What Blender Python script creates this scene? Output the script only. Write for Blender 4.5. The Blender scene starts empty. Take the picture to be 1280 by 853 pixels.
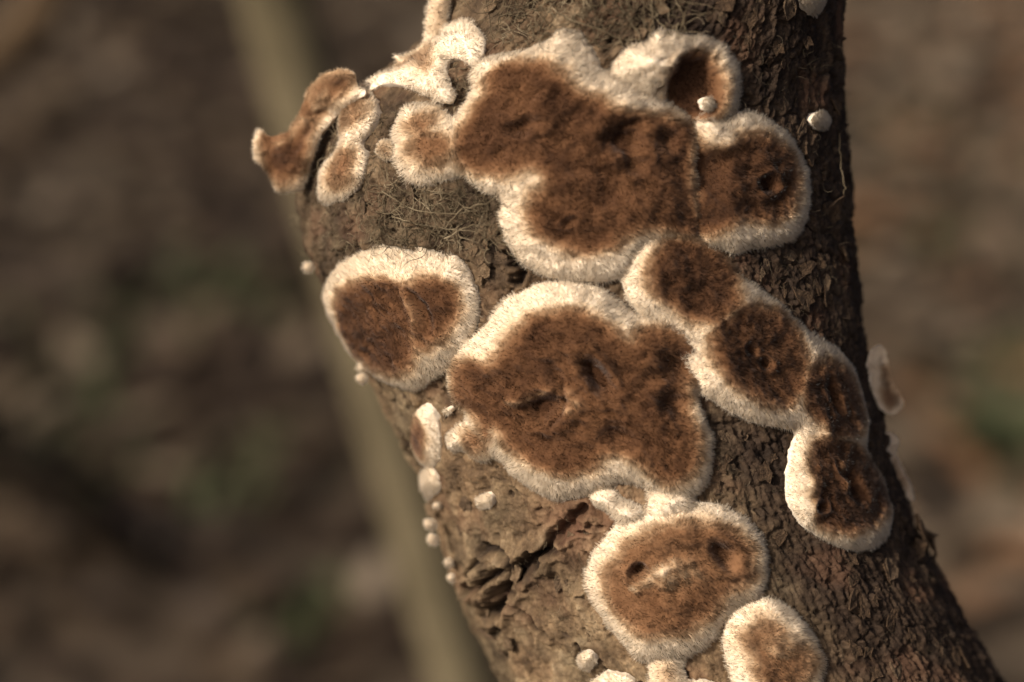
import bpy, math, random
import numpy as np
from mathutils import Vector, Matrix

random.seed(7)
rng = np.random.default_rng(7)
SC = bpy.context.scene
COL = SC.collection

# ------------------------------------------------------------------ camera
PITCH = math.radians(30.0)
CAM_H = 0.95                      # metres above the forest floor
D = 25.0                          # cm from lens to the front of the trunk
LENS, SENSOR = 60.0, 36.0
S = 1280.0 / (SENSOR / LENS * D)  # photo pixels per cm at the front of the trunk
cp, sp = math.cos(PITCH), math.sin(PITCH)
R_ = np.array([1.0, 0, 0]); U_ = np.array([0, sp, cp]); B_ = np.array([0, -cp, sp])
C_ = np.array([0, 0, CAM_H])

cam_d = bpy.data.cameras.new("camera")
cam = bpy.data.objects.new("camera", cam_d)
COL.objects.link(cam)
cam.matrix_world = Matrix(((1, 0, 0, 0), (0, sp, -cp, 0), (0, cp, sp, CAM_H), (0, 0, 0, 1)))
cam_d.lens = LENS; cam_d.sensor_width = SENSOR
cam_d.clip_start = 0.01; cam_d.clip_end = 500
cam_d.dof.use_dof = True
cam_d.dof.focus_distance = 0.256
cam_d.dof.aperture_fstop = 6.3
SC.camera = cam

# ------------------------------------------------------------------ light
L_cam = np.array([-0.62, 0.36, 0.70]); L_cam /= np.linalg.norm(L_cam)
L_w = L_cam[0] * R_ + L_cam[1] * U_ + L_cam[2] * B_
elev = math.asin(L_w[2]); azim = math.atan2(L_w[0], L_w[1])

w = bpy.data.worlds.new("World"); SC.world = w; w.use_nodes = True
nt = w.node_tree; nt.nodes.clear()
sky = nt.nodes.new("ShaderNodeTexSky"); sky.sky_type = 'NISHITA'; sky.sun_disc = False
sky.sun_elevation = elev; sky.sun_rotation = azim
sky.air_density = 0.6; sky.dust_density = 9.0; sky.ozone_density = 0.0
bg = nt.nodes.new("ShaderNodeBackground"); bg.inputs['Strength'].default_value = 0.085
wo = nt.nodes.new("ShaderNodeOutputWorld")
nt.links.new(sky.outputs[0], bg.inputs[0]); nt.links.new(bg.outputs[0], wo.inputs[0])

sun_d = bpy.data.lights.new("sun", 'SUN'); sun_d.energy = 3.0; sun_d.angle = math.radians(5)
sun_d.color = (1.0, 0.895, 0.76)
sun = bpy.data.objects.new("sun", sun_d); COL.objects.link(sun)
sun.rotation_euler = Vector(-L_w).to_track_quat('-Z', 'Y').to_euler()
sun.location = (-2, -2, 4)

SC.view_settings.view_transform = 'Standard'; SC.view_settings.look = 'None'
SC.view_settings.exposure = 0.48; SC.view_settings.gamma = 1.0
SC.render.engine = 'CYCLES'
SC.cycles.use_denoising = True
SC.cycles.max_bounces = 6

# ------------------------------------------------------------------ numpy noise
def _perm(seed):
    r = np.random.default_rng(seed + 991)
    p = r.permutation(256); return np.concatenate([p, p, p])
_G = np.array([[math.cos(a), math.sin(a)] for a in np.linspace(0, 2 * math.pi, 16, endpoint=False)])
_PC = {}
def perlin(x, y, seed=0):
    if seed not in _PC: _PC[seed] = _perm(seed)
    p = _PC[seed]
    xi = np.floor(x).astype(int); yi = np.floor(y).astype(int)
    xf = x - xi; yf = y - yi
    xi &= 255; yi &= 255
    u = xf * xf * xf * (xf * (xf * 6 - 15) + 10); v = yf * yf * yf * (yf * (yf * 6 - 15) + 10)
    def g(ix, iy, fx, fy):
        h = p[p[ix & 255] + (iy & 255)] & 15
        return _G[h, 0] * fx + _G[h, 1] * fy
    a = g(xi, yi, xf, yf); b = g(xi + 1, yi, xf - 1, yf)
    c = g(xi, yi + 1, xf, yf - 1); d = g(xi + 1, yi + 1, xf - 1, yf - 1)
    return ((a + (b - a) * u) + ((c + (d - c) * u) - (a + (b - a) * u)) * v) * 1.4
def fbm(x, y, o=4, seed=0, gain=0.5):
    t = 0; amp = 1.0; n = 0
    for i in range(o):
        t = t + amp * perlin(x, y, seed + i); n += amp
        x = x * 2.03 + 5.1; y = y * 2.03 + 1.7; amp *= gain
    return t / n
def cells(x, y, seed=0):
    if seed not in _PC: _PC[seed] = _perm(seed)
    p = _PC[seed]
    xi = np.floor(x).astype(int); yi = np.floor(y).astype(int)
    f1 = np.full(x.shape, 9.0); f2 = f1.copy(); idc = np.zeros(x.shape)
    for dx in (-1, 0, 1):
        for dy in (-1, 0, 1):
            h = p[p[(xi + dx) & 255] + ((yi + dy) & 255)]
            h2 = p[h + 57]
            px = xi + dx + h / 256.0; py = yi + dy + h2 / 256.0
            dd = np.hypot(px - x, py - y)
            m = dd < f1
            f2 = np.where(m, f1, np.minimum(f2, dd)); idc = np.where(m, h, idc); f1 = np.where(m, dd, f1)
    return f1, f2, idc / 256.0
def sstep(a, b, x):
    t = np.clip((x - a) / (b - a), 0, 1); return t * t * (3 - 2 * t)

# ------------------------------------------------------------------ space helpers (cm, axes of the view)
def to_world(P):
    return C_ + 0.01 * (P[..., 0:1] * R_ + P[..., 1:2] * U_ + (P[..., 2:3] - D) * B_)
def dir_world(V):
    return V[..., 0:1] * R_ + V[..., 1:2] * U_ + V[..., 2:3] * B_

# ------------------------------------------------------------------ trunk as a swept, swelling section
YP = np.array([-420, -150, -40, 0, 50, 85, 110, 135, 180, 240, 300, 360, 420, 480, 540, 600, 660, 720, 780, 853, 1000, 1200.])
XL = np.array([572, 566, 562, 560, 545, 505, 460, 425, 388, 372, 385, 405, 428, 463, 497, 527, 546, 564, 588, 625, 690, 790.])
YR = np.array([-420, -150, 0, 100, 200, 300, 380, 440, 540, 600, 660, 700, 760, 853, 1000, 1200.])
XR = np.array([1040, 1046, 1050, 1053, 1061, 1068, 1075, 1084, 1100, 1116, 1142, 1163, 1196, 1252, 1335, 1445.])
_yp = np.linspace(-420, 1200, 1200)
def _smooth(a, n):
    k = np.hanning(n); k /= k.sum()
    return np.convolve(np.pad(a, n // 2, mode='edge'), k, mode='same')[n // 2:-(n // 2)][:len(a)]
xl = _smooth(np.interp(_yp, YP, XL), 41); xr = _smooth(np.interp(_yp, YR, XR), 61)
bq = np.interp(_yp, [-420, 0, 250, 600, 1200], [2.95, 3.0, 3.35, 3.2, 3.3])
zf = np.interp(_yp, [-420, 0, 853, 1200], [1.2, 0.35, -0.45, -0.8])
zc_ = zf - bq
k_ = (D - zc_) / D
a_ = (xr - xl) / 2 / S * k_ / 1.008
cx_ = ((xr + xl) / 2 - 640) / S * k_
y_ = (426.5 - _yp) / S * k_
o_ = np.argsort(y_)
yS, aS, cxS, bS, zcS = y_[o_], a_[o_], cx_[o_], bq[o_], zc_[o_]
Y0, Y1 = yS[0], yS[-1]
_slx = (cxS[60] - cxS[0]) / (yS[60] - yS[0])
def sect(y):
    a = np.interp(y, yS, aS); b = np.interp(y, yS, bS); cx = np.interp(y, yS, cxS); cz = np.interp(y, yS, zcS)
    t = np.maximum(Y0 - y, 0)
    cx = cx - _slx * 16 * (1 - np.exp(-t / 16)); cz = cz - 0.42 * t
    fl = 1 + 0.12 * t / 60 + 0.5 * np.exp((t - 78) / 7.0) * (t > 0)
    a = a * fl; b = b * fl
    t = np.maximum(y - Y1, 0)
    cz = cz + 0.45 * t; cx = cx + 0.02 * t
    f2 = 1 - 0.003 * np.minimum(t, 90)
    return cx, cz, a * f2, b * f2
def surf(y, ph):
    cx, cz, a, b = sect(y)
    return np.stack([cx + a * np.sin(ph), y, cz + b * np.cos(ph)], -1)
def surf_n(y, ph):
    e = 0.02
    du = surf(y, ph + e) - surf(y, ph - e); dv = surf(y + 0.15, ph) - surf(y - 0.15, ph)
    n = np.cross(du, dv)
    return n / np.linalg.norm(n, axis=-1, keepdims=True)
def locate(px, py, lim=0.985):
    """where on the trunk a sight line of the photograph lands: height y and angle phi"""
    px = np.asarray(px, float); py = np.asarray(py, float)
    z = np.zeros_like(px)
    for i in range(60):
        k = (D - z) / D
        x = (px - 640) / S * k; y = (426.5 - py) / S * k
        cx, cz, a, b = sect(y)
        s = np.clip((x - cx) / a, -lim, lim)
        z = z * 0.6 + 0.4 * (cz + b * np.sqrt(1 - s * s))
    return y, np.arcsin(s)
RC = 3.4                                       # chart radius, cm
def chart(px, py):
    y, ph = locate(px, py); return np.stack([ph * RC, y], -1)

# ------------------------------------------------------------------ objects and materials
def mesh_obj(name, V, F, mat, parent=None, attrs=None, smooth=True, normals=None, world=True):
    """V in cm (view axes) unless world is False; F: (n,3|4) array or list of index lists"""
    V = to_world(np.asarray(V, float)) if world else np.asarray(V, float)
    me = bpy.data.meshes.new(name)
    if isinstance(F, np.ndarray):
        n, kk = F.shape
        me.vertices.add(len(V)); me.vertices.foreach_set("co", V.astype(np.float32).ravel())
        me.loops.add(n * kk); me.loops.foreach_set("vertex_index", F.astype(np.int32).ravel())
        me.polygons.add(n); me.polygons.foreach_set("loop_start", np.arange(0, n * kk, kk, dtype=np.int32))
        me.update(calc_edges=True)
    else:
        me.from_pydata(V.tolist(), [], [list(f) for f in F])
    if attrs:
        for kx, val in attrs.items():
            at = me.attributes.new(kx, 'FLOAT', 'POINT'); at.data.foreach_set("value", np.asarray(val, np.float32))
    if smooth:
        me.polygons.foreach_set("use_smooth", np.ones(len(me.polygons), dtype=bool))
    if normals is not None:
        me.normals_split_custom_set_from_vertices(dir_world(normals).tolist() if world else normals.tolist())
    if mat: me.materials.append(mat)
    ob = bpy.data.objects.new(name, me); COL.objects.link(ob)
    if parent is not None:
        ob.parent = parent; ob.matrix_parent_inverse = PINV.get(parent.name, Matrix())
    return ob
PINV = {}
def empty(name, world_loc, label, cat, group=None):
    o = bpy.data.objects.new(name, None); COL.objects.link(o)
    o.empty_display_size = 0.01; o.location = world_loc
    o['label'] = label; o['category'] = cat
    if group: o['group'] = group
    PINV[o.name] = Matrix.Translation(Vector(world_loc)).inverted()
    return o

class NT:
    def __init__(s, name):
        s.m = bpy.data.materials.new(name); s.m.use_nodes = True; s.t = s.m.node_tree; s.t.nodes.clear()
        s.out = s.n('ShaderNodeOutputMaterial'); s.b = s.n('ShaderNodeBsdfPrincipled')
        s.t.links.new(s.b.outputs[0], s.out.inputs[0])
        s.b.inputs['Specular IOR Level'].default_value = 0.2
        s.tc = s.n('ShaderNodeTexCoord')
    def n(s, t, **kw):
        x = s.t.nodes.new(t)
        for k, v in kw.items(): setattr(x, k, v)
        return x
    def l(s, a, b): s.t.links.new(a, b)
    def attr(s, name): x = s.n('ShaderNodeAttribute'); x.attribute_name = name; return x.outputs['Fac']
    def noise(s, scale, det=4, rough=0.55, vec=None, dist=0.0):
        x = s.n('ShaderNodeTexNoise'); x.inputs['Scale'].default_value = scale; x.inputs['Detail'].default_value = det
        x.inputs['Roughness'].default_value = rough; x.inputs['Distortion'].default_value = dist
        s.l(vec or s.tc.outputs['Object'], x.inputs['Vector']); return x.outputs['Fac']
    def ramp(s, fac, stops):
        x = s.n('ShaderNodeValToRGB'); e = x.color_ramp.elements
        while len(e) < len(stops): e.new(0.5)
        for i, (p, c) in enumerate(stops): e[i].position = p; e[i].color = (*c, 1) if len(c) == 3 else c
        s.l(fac, x.inputs[0]); return x.outputs[0]
    def mix(s, fac, a, b, mode='MIX'):
        x = s.n('ShaderNodeMix', data_type='RGBA', blend_type=mode)
        for v, sock in ((fac, x.inputs[0]), (a, x.inputs[6]), (b, x.inputs[7])):
            if hasattr(v, 'is_output'): s.l(v, sock)
            elif isinstance(v, (int, float)): sock.default_value = v
            else: sock.default_value = (*v, 1)
        return x.outputs[2]
    def math(s, op, a, b):
        x = s.n('ShaderNodeMath', operation=op)
        for v, sock in ((a, x.inputs[0]), (b, x.inputs[1])):
            if hasattr(v, 'is_output'): s.l(v, sock)
            else: sock.default_value = v
        return x.outputs[0]
    def bump(s, h, strength, dist):
        x = s.n('ShaderNodeBump'); x.inputs['Strength'].default_value = strength; x.inputs['Distance'].default_value = dist
        s.l(h, x.inputs['Height']); s.l(x.outputs[0], s.b.inputs['Normal'])
    def fin(s, col, rough=0.85):
        if hasattr(col, 'is_output'): s.l(col, s.b.inputs['Base Color'])
        else: s.b.inputs['Base Color'].default_value = (*col, 1)
        s.b.inputs['Roughness'].default_value = rough; return s.m

def mat_bark():
    t = NT('bark')
    big = t.noise(45, 4, 0.6); mid = t.noise(190, 5, 0.65); fine = t.noise(900, 4, 0.7)
    c = t.ramp(mid, [(0.30, (0.046, 0.029, 0.016)), (0.46, (0.135, 0.087, 0.048)), (0.60, (0.225, 0.153, 0.087)), (0.76, (0.33, 0.25, 0.155))])
    grey = t.ramp(mid, [(0.3, (0.035, 0.024, 0.015)), (0.5, (0.092, 0.066, 0.038)), (0.72, (0.20, 0.155, 0.095))])
    c = t.mix(t.ramp(big, [(0.42, (0, 0, 0)), (0.62, (1, 1, 1))]), c, grey)
    c = t.mix(1.0, c, t.ramp(fine, [(0.25, (0.55, 0.52, 0.5)), (0.5, (0.95, 0.95, 0.95)), (0.8, (1.3, 1.27, 1.2))]), 'MULTIPLY')
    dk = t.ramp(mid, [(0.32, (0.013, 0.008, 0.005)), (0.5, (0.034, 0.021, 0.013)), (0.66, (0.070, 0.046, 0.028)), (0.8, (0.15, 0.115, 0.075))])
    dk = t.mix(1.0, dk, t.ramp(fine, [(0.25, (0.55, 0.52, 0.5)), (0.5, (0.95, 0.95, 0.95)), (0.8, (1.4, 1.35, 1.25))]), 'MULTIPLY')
    c = t.mix(t.attr('tan'), dk, c)  # tan flank against dark bark; the dark ramp also paints shade on the right
    c = t.mix(t.attr('dirt'), c, (0.022, 0.014, 0.009))
    c = t.mix(t.attr('rust'), c, t.mix(mid, (0.075, 0.035, 0.02), (0.17, 0.088, 0.05)))
    t.bump(t.math('ADD', fine, t.noise(2300, 3, 0.6)), 0.5, 0.0004)
    return t.fin(c, 0.82)
def mat_fungus(name, tip=False):
    t = NT(name)
    br = t.attr('brown'); nz = t.noise(420, 4, 0.6); n2 = t.noise(130, 3, 0.5)
    f = t.math('ADD', br, t.math('MULTIPLY', t.math('SUBTRACT', nz, 0.5), t.math('MULTIPLY', br, 0.28)))
    f = t.math('ADD', f, t.math('MULTIPLY', t.math('SUBTRACT', n2, 0.5), t.math('MULTIPLY', br, 0.55)))
    if tip: f = t.math('SUBTRACT', f, t.math('MULTIPLY', t.attr('tip'), 0.16))
    c = t.ramp(f, [(0.0, (0.81, 0.705, 0.56)), (0.16, (0.74, 0.60, 0.43)), (0.36, (0.40, 0.265, 0.155)),
                   (0.62, (0.190, 0.100, 0.050)), (0.85, (0.115, 0.055, 0.026)), (1.0, (0.068, 0.032, 0.016))])
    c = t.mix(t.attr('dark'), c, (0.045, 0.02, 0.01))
    if not tip:
        t.bump(nz, 0.35, 0.0005)
    t.b.inputs['Sheen Weight'].default_value = 0.15
    if tip:
        tr = t.n('ShaderNodeBsdfTranslucent'); mx = t.n('ShaderNodeMixShader'); mx.inputs[0].default_value = 0.5
        t.l(c, tr.inputs[0]); t.l(t.b.outputs[0], mx.inputs[1]); t.l(tr.outputs[0], mx.inputs[2]); t.l(mx.outputs[0], t.out.inputs[0])
    t.b.inputs['Specular IOR Level'].default_value = 0.05
    return t.fin(c, 0.95)
M_BARK = mat_bark()
M_FUN = mat_fungus('fungus_felt'); M_FUZ = mat_fungus('fungus_fuzz', True)

# ------------------------------------------------------------------ traced outlines (photo pixels)
def Z(x0, y0, sc): return lambda pts: np.array([(x0 + x / sc, y0 + y / sc) for x, y in pts], float)
Zf = Z(0, 0, 1.0)
Z1 = Z(300, 0, 3.047); Z2 = Z(600, 0, 2.509); Z3 = Z(360, 280, 2.667); Z4 = Z(540, 330, 2.753)
Z5 = Z(760, 280, 2.031); Z6 = Z(480, 480, 2.287); Z7 = Z(700, 580, 3.125); Z8 = Z(980, 380, 1.803)
def spline(P, n=5):
    P = np.asarray(P, float); m = len(P); out = []
    for i in range(m):
        p0, p1, p2, p3 = P[i - 1], P[i], P[(i + 1) % m], P[(i + 2) % m]
        for t in np.arange(n) / n:
            out.append(0.5 * (2 * p1 + (p2 - p0) * t + (2 * p0 - 5 * p1 + 4 * p2 - p3) * t * t + (3 * p1 - p0 - 3 * p2 + p3) * t ** 3))
    return np.array(out)
def sdist(q, poly):
    """signed distance (positive inside) and nearest boundary point"""
    A = poly; Bp = np.roll(poly, -1, 0); e = Bp - A; L2 = (e * e).sum(1) + 1e-12
    best = np.full(len(q), 1e9); near = np.zeros_like(q); ins = np.zeros(len(q), bool)
    for i in range(len(A)):
        w_ = q - A[i]; t = np.clip((w_ @ e[i]) / L2[i], 0, 1)
        pr = A[i] + t[:, None] * e[i]; d = np.hypot(q[:, 0] - pr[:, 0], q[:, 1] - pr[:, 1])
        m = d < best; best[m] = d[m]; near[m] = pr[m]
        c = (A[i, 1] > q[:, 1]) != (Bp[i, 1] > q[:, 1])
        xx = A[i, 0] + (q[:, 1] - A[i, 1]) * e[i, 0] / (e[i, 1] if abs(e[i, 1]) > 1e-12 else 1e-12)
        ins ^= c & (q[:, 0] < xx)
    return np.where(ins, best, -best), near
def sdist_multi(q, polys):
    d, n = sdist(q, polys[0])
    for p in polys[1:]:
        d2, n2 = sdist(q, p); m = d2 > d
        d = np.where(m, d2, d); n = np.where(m[:, None], n2, n)
    return d, n

FOOT = []                                     # chart outlines of everything that covers bark
class Fungus:
    def __init__(s, outer, browns, H=0.22, roll=0.2, dish=0.07, tone=None, pits=(), ridges=(), sheet=None, hair=1.0, hl=1.0, thick=0.1, seed=1, lift=0.02):
        s.sheet = sheet; s.H = H; s.roll = roll; s.dish = dish; s.hair = hair; s.hl = hl; s.thick = thick; s.seed = seed; s.lift = lift
        s.outer = [s.wobble(s.to_chart(spline(p))) for p in outer]
        s.browns = [s.to_chart(spline(p)) for p in browns]
        s.tone = tone or [1.0] * len(browns)
        s.pits = [(s.to_chart(np.array([[x, y]]))[0], r / S, dp, el, an) for x, y, r, dp, el, an in pits]
        s.ridges = [(s.to_chart(np.array(pl, float)), wd / S, hh) for pl, wd, hh in ridges]
        s.amp = float(np.clip(max((p.max(0) - p.min(0)).max() for p in s.outer) / 1.2, 0.06, 1))
        if sheet is None: FOOT.extend(s.outer)
    def wobble(s, q):
        a = 0.022 * min(1.0, float((q.max(0) - q.min(0)).max()) / 0.8)
        return q + np.stack([fbm(q[:, 0] * 4.5, q[:, 1] * 4.5, 3, s.seed + 3, .7), fbm(q[:, 0] * 4.5, q[:, 1] * 4.5, 3, s.seed + 6, .7)], -1) * a * 2
    def to_chart(s, P):
        if s.sheet is None: return chart(P[:, 0], P[:, 1])
        return np.stack([(P[:, 0] - 640) / S, (426.5 - P[:, 1]) / S], -1)
    def base(s, q):
        if s.sheet is None: return surf(q[:, 1], q[:, 0] / RC)
        sh = s.sheet
        px = q[:, 0] * S + 640; py = 426.5 - q[:, 1] * S
        y, ph = locate(px, py, sh.get('lim', 0.93))
        cx, cz, a, b = sect(y)
        z = cz + b * np.cos(ph) + sh.get('dz', 0) + sh.get('tx', 0) * (px - sh['o'][0]) / S + sh.get('ty', 0) * (py - sh['o'][1]) / S \
            + sh.get('cx', 0) * ((px - sh['o'][0]) / S) ** 2
        z = z + sh.get('wave', 0.05) * fbm(q[:, 0] * 1.6, q[:, 1] * 1.6, 2, s.seed + 9)
        k = (D - z) / D
        return np.stack([q[:, 0] * k, q[:, 1] * k, z], -1)
    def frame(s, q):
        e = 0.03
        du = s.base(q + [e, 0]) - s.base(q - [e, 0]); dv = s.base(q + [0, e]) - s.base(q - [0, e])
        n = np.cross(du, dv); n /= np.linalg.norm(n, axis=1, keepdims=True)
        return du / (2 * e), dv / (2 * e), n
    def field(s, q):
        d, near = sdist_multi(q, s.outer)
        u, v = q[:, 0], q[:, 1]
        wob = fbm(u * 3.0, v * 3.0, 3, s.seed) * 0.10
        br = np.zeros(len(q)); region = np.full(len(q), -1); bd = np.full(len(q), -9.0)
        for i, p in enumerate(s.browns):
            db, _ = sdist(q, p); db = db + wob
            b = sstep(-0.20, 0.18, db) * s.tone[i]
            region = np.where((db > 0.015) & (db > bd), i, region); bd = np.maximum(bd, db); br = np.maximum(br, b)
        br *= 1 - 0.0 * bd
        t = np.clip(d / s.roll, 0, 1)
        h = s.lift + s.H * 0.66 * np.clip(1 - (1 - t) ** 2, 0, 1) ** 0.7 * (0.6 + 0.4 * sstep(0, 0.5, d))
        h -= s.dish * sstep(-0.12, 0.25, bd)
        h += s.amp * (fbm(u * 1.3, v * 1.3, 3, s.seed + 20) * 0.15 * sstep(0.05, 0.5, d) + fbm(u * 4.5, v * 4.5, 3, s.seed + 30) * 0.035 * sstep(0, 0.2, d))
        h += s.amp * fbm(u * 12, v * 12, 3, s.seed + 40) * 0.016 * sstep(0.0, 0.15, d) * (0.4 + br)
        # faint radial folds at the margin
        dark = np.zeros(len(q))
        for c, r, dp, el, an in s.pits:
            ca, sa = math.cos(an), math.sin(an)
            x = (u - c[0]) * ca + (v - c[1]) * sa; y = (-(u - c[0]) * sa + (v - c[1]) * ca) * el
            rr = np.hypot(x, y) / r * (1 + 0.25 * fbm(u * 6, v * 6, 2, s.seed + 60))
            h -= 1.5 * dp * np.exp(-rr ** 2) ; h += dp * 0.32 * np.exp(-((rr - 1.7) / 0.55) ** 2)
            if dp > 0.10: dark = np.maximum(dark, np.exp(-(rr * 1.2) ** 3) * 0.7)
        for pl, wd, hh in s.ridges:
            dd = np.full(len(q), 9.0)
            for i in range(len(pl) - 1):
                e = pl[i + 1] - pl[i]; tt = np.clip(((q - pl[i]) @ e) / (e @ e), 0, 1)
                dd = np.minimum(dd, np.hypot(*(q - pl[i] - tt[:, None] * e).T))
            g = np.exp(-(dd / wd) ** 2) * (0.75 + 0.7 * fbm(u * 7, v * 7, 2, s.seed + 50)); h += hh * g
            if hh > 0.03: br = br * (1 - 0.5 * g)
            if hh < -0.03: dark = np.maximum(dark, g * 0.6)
        h = np.maximum(h, -0.035) if s.sheet is None else np.maximum(h, 0.0)
        return d, near, np.clip(br, 0, 1), region, h, dark
    def build(s, name, label, group=None):
        ext = max((p.max(0) - p.min(0)).max() for p in s.outer); step = min(0.021, ext / 22)
        lo = np.min([p.min(0) for p in s.outer], 0) - step * 2; hi = np.max([p.max(0) for p in s.outer], 0) + step * 2
        nx = int((hi[0] - lo[0]) / step) + 2; ny = int((hi[1] - lo[1]) / step) + 2
        gu, gv = np.meshgrid(lo[0] + np.arange(nx) * step, lo[1] + np.arange(ny) * step)
        q = np.stack([gu.ravel(), gv.ravel()], -1)
        FD = s.field(q); d0, near0 = FD[0], FD[1]
        if ext < 1.3:                          # small bodies are rounded: soften the creases of the outline
            hg = np.pad(np.where(d0 > 0, FD[4], s.lift).reshape(ny, nx), 1, mode='edge')
            for _ in range(int(np.clip(0.11 / step, 4, 14))):
                hg[1:-1, 1:-1] = (hg[:-2, 1:-1] + hg[2:, 1:-1] + hg[1:-1, :-2] + hg[1:-1, 2:] + 2 * hg[1:-1, 1:-1]) / 6
            FD = FD[:4] + (hg[1:-1, 1:-1].ravel(), FD[5])
        s.grid = (lo, step, nx, ny, FD)
        ins = d0 > step * 0.35
        idx = np.arange(nx * ny).reshape(ny, nx)
        F = np.stack([idx[:-1, :-1], idx[:-1, 1:], idx[1:, 1:], idx[1:, :-1]], -1).reshape(-1, 4)
        F = F[ins[F].any(1)]
        used = np.unique(F); rm = np.full(nx * ny, -1); rm[used] = np.arange(len(used)); F = rm[F]
        q = np.where(ins[:, None], q, near0)[used]; inside = ins[used]
        d, br, reg, h, dark = FD[0][used], FD[2][used], FD[3][used], FD[4][used], FD[5][used]
        d = np.where(inside, d, 0); h = np.where(inside, h, s.lift)
        base = s.base(q); du, dv, n = s.frame(q)
        V = base + n * h[:, None]
        # margin folds under: outline vertices get a sunken twin
        ed = np.sort(np.concatenate([F[:, [0, 1]], F[:, [1, 2]], F[:, [2, 3]], F[:, [3, 0]]]), 1)
        dire = np.concatenate([F[:, [0, 1]], F[:, [1, 2]], F[:, [2, 3]], F[:, [3, 0]]])
        key = ed[:, 0] * len(q) + ed[:, 1]; _, inv, cnt = np.unique(key, return_inverse=True, return_counts=True)
        be = dire[cnt[inv] == 1]
        bv = np.unique(be); tw = np.full(len(q), -1); tw[bv] = len(q) + np.arange(len(bv))
        if s.sheet is None:
            V2 = base[bv] - n[bv] * 0.2
            SF = np.stack([be[:, 1], be[:, 0], tw[be[:, 0]], tw[be[:, 1]]], -1)
            Vall = np.concatenate([V, V2]); Fall = np.concatenate([F, SF])
            brA = np.concatenate([br, br[bv]]); dkA = np.concatenate([dark, dark[bv]])
            fr = np.concatenate([reg[F].max(1), np.full(len(SF), -1)])
        else:                                  # a free bracket: closed underside
            t2 = s.thick * np.sqrt(np.clip(1 - (1 - np.clip(d / 0.12, 0, 1)) ** 2, 0, 1))
            V2 = base - n * t2[:, None]
            V = base + n * h[:, None]; off = len(q)
            SF = np.stack([be[:, 1], be[:, 0], be[:, 0] + off, be[:, 1] + off], -1)
            Vall = np.concatenate([V, V2]); Fall = np.concatenate([F, SF, F[:, ::-1] + off])
            brA = np.concatenate([br, br * 0.4]); dkA = np.concatenate([dark, dark * 0])
            fr = np.concatenate([reg[F].max(1), np.full(len(SF) + len(F), -1)])
        # vertex normals of the whole body, so that the parts shade as one skin
        fn = np.cross(Vall[Fall[:, 2]] - Vall[Fall[:, 0]], Vall[Fall[:, 3]] - Vall[Fall[:, 1]])
        vn = np.zeros_like(Vall)
        for j in range(4): np.add.at(vn, Fall[:, j], fn)
        vn /= np.linalg.norm(vn, axis=1, keepdims=True) + 1e-12
        cen = to_world(base.mean(0)[None])[0]
        root = empty(name, cen, label, 'fungus', group)
        holders = {}
        for r in [-1] + list(range(len(s.browns))):
            sel = fr == r
            if not sel.any(): continue
            us = np.unique(Fall[sel]); m2 = np.full(len(Vall), -1); m2[us] = np.arange(len(us))
            o = mesh_obj('margin' if r < 0 else 'center', Vall[us], m2[Fall[sel]], M_FUN, root,
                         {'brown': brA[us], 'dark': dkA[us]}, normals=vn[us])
            holders[r] = o
        s.fuzz(root, holders, lo, hi)
        return root
    def fuzz(s, root, holders, lo, hi):
        area = (hi - lo).prod()
        N = int(area * 10200 * s.hair)
        q = lo + rng.random((N, 2)) * (hi - lo)
        lo_, st, nx, ny, FD = s.grid
        G = {}
        dG = FD[0].reshape(ny, nx); hG = np.where(dG > 0, FD[4].reshape(ny, nx), s.lift)
        dS = np.pad(dG, 1, mode='edge')
        for _ in range(int(np.clip(0.06 / st, 3, 8)) ):
            dS[1:-1, 1:-1] = (dS[:-2, 1:-1] + dS[2:, 1:-1] + dS[1:-1, :-2] + dS[1:-1, 2:]) / 4
        gdy, gdx = np.gradient(dS[1:-1, 1:-1], st); ghy, ghx = np.gradient(hG, st)
        def smp(A, q):
            f = (q - lo_) / st; i = np.clip(np.floor(f).astype(int), 0, [nx - 2, ny - 2]); f = f - i
            x, y = i[:, 0], i[:, 1]; fx, fy = f[:, 0], f[:, 1]
            return (A[y, x] * (1 - fx) + A[y, x + 1] * fx) * (1 - fy) + (A[y + 1, x] * (1 - fx) + A[y + 1, x + 1] * fx) * fy
        d = smp(dG, q); q = q[d > 0.004]; d = d[d > 0.004]
        br = smp(FD[2].reshape(ny, nx), q); k = rng.random(len(q)) < np.where(br > 0.6, 0.62, 1.0)
        q, d, br = q[k], d[k], br[k]
        h = smp(hG, q); dark = smp(FD[5].reshape(ny, nx), q)
        ri = np.round((q - lo_) / st).astype(int); reg = FD[3].reshape(ny, nx)[np.clip(ri[:, 1], 0, ny - 1), np.clip(ri[:, 0], 0, nx - 1)]
        N = len(q)
        du, dv, n = s.frame(q)
        hx = smp(ghx, q); hy = smp(ghy, q)
        hx = np.clip(hx, -3, 3); hy = np.clip(hy, -3, 3)
        nn = n - hx[:, None] * du - hy[:, None] * dv; nn /= np.linalg.norm(nn, axis=1, keepdims=True)
        g = -np.stack([smp(gdx, q), smp(gdy, q)], -1)
        T = g[:, :1] * du + g[:, 1:] * dv; T /= np.maximum(np.linalg.norm(T, axis=1, keepdims=True), 0.9)
        P = s.base(q) + n * h[:, None]
        u, v = q[:, 0], q[:, 1]
        sw = fbm(u * 2.2, v * 2.2, 2, s.seed + 70) * 6.0
        Tb = np.cos(sw)[:, None] * du + np.sin(sw)[:, None] * dv
        inner = sstep(0.25, 0.6, d)[:, None] * sstep(0.4, 0.9, br)[:, None]
        tang = T * (1 - inner) + Tb * inner * 0.8
        rnd = rng.normal(0, 1, (N, 3)); clump = np.stack([fbm(u * 9, v * 9, 2, s.seed + 80 + j) for j in range(3)], -1) * 1.1
        sm = 1.0 if (hi - lo).max() < 0.55 else 0.0
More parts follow.
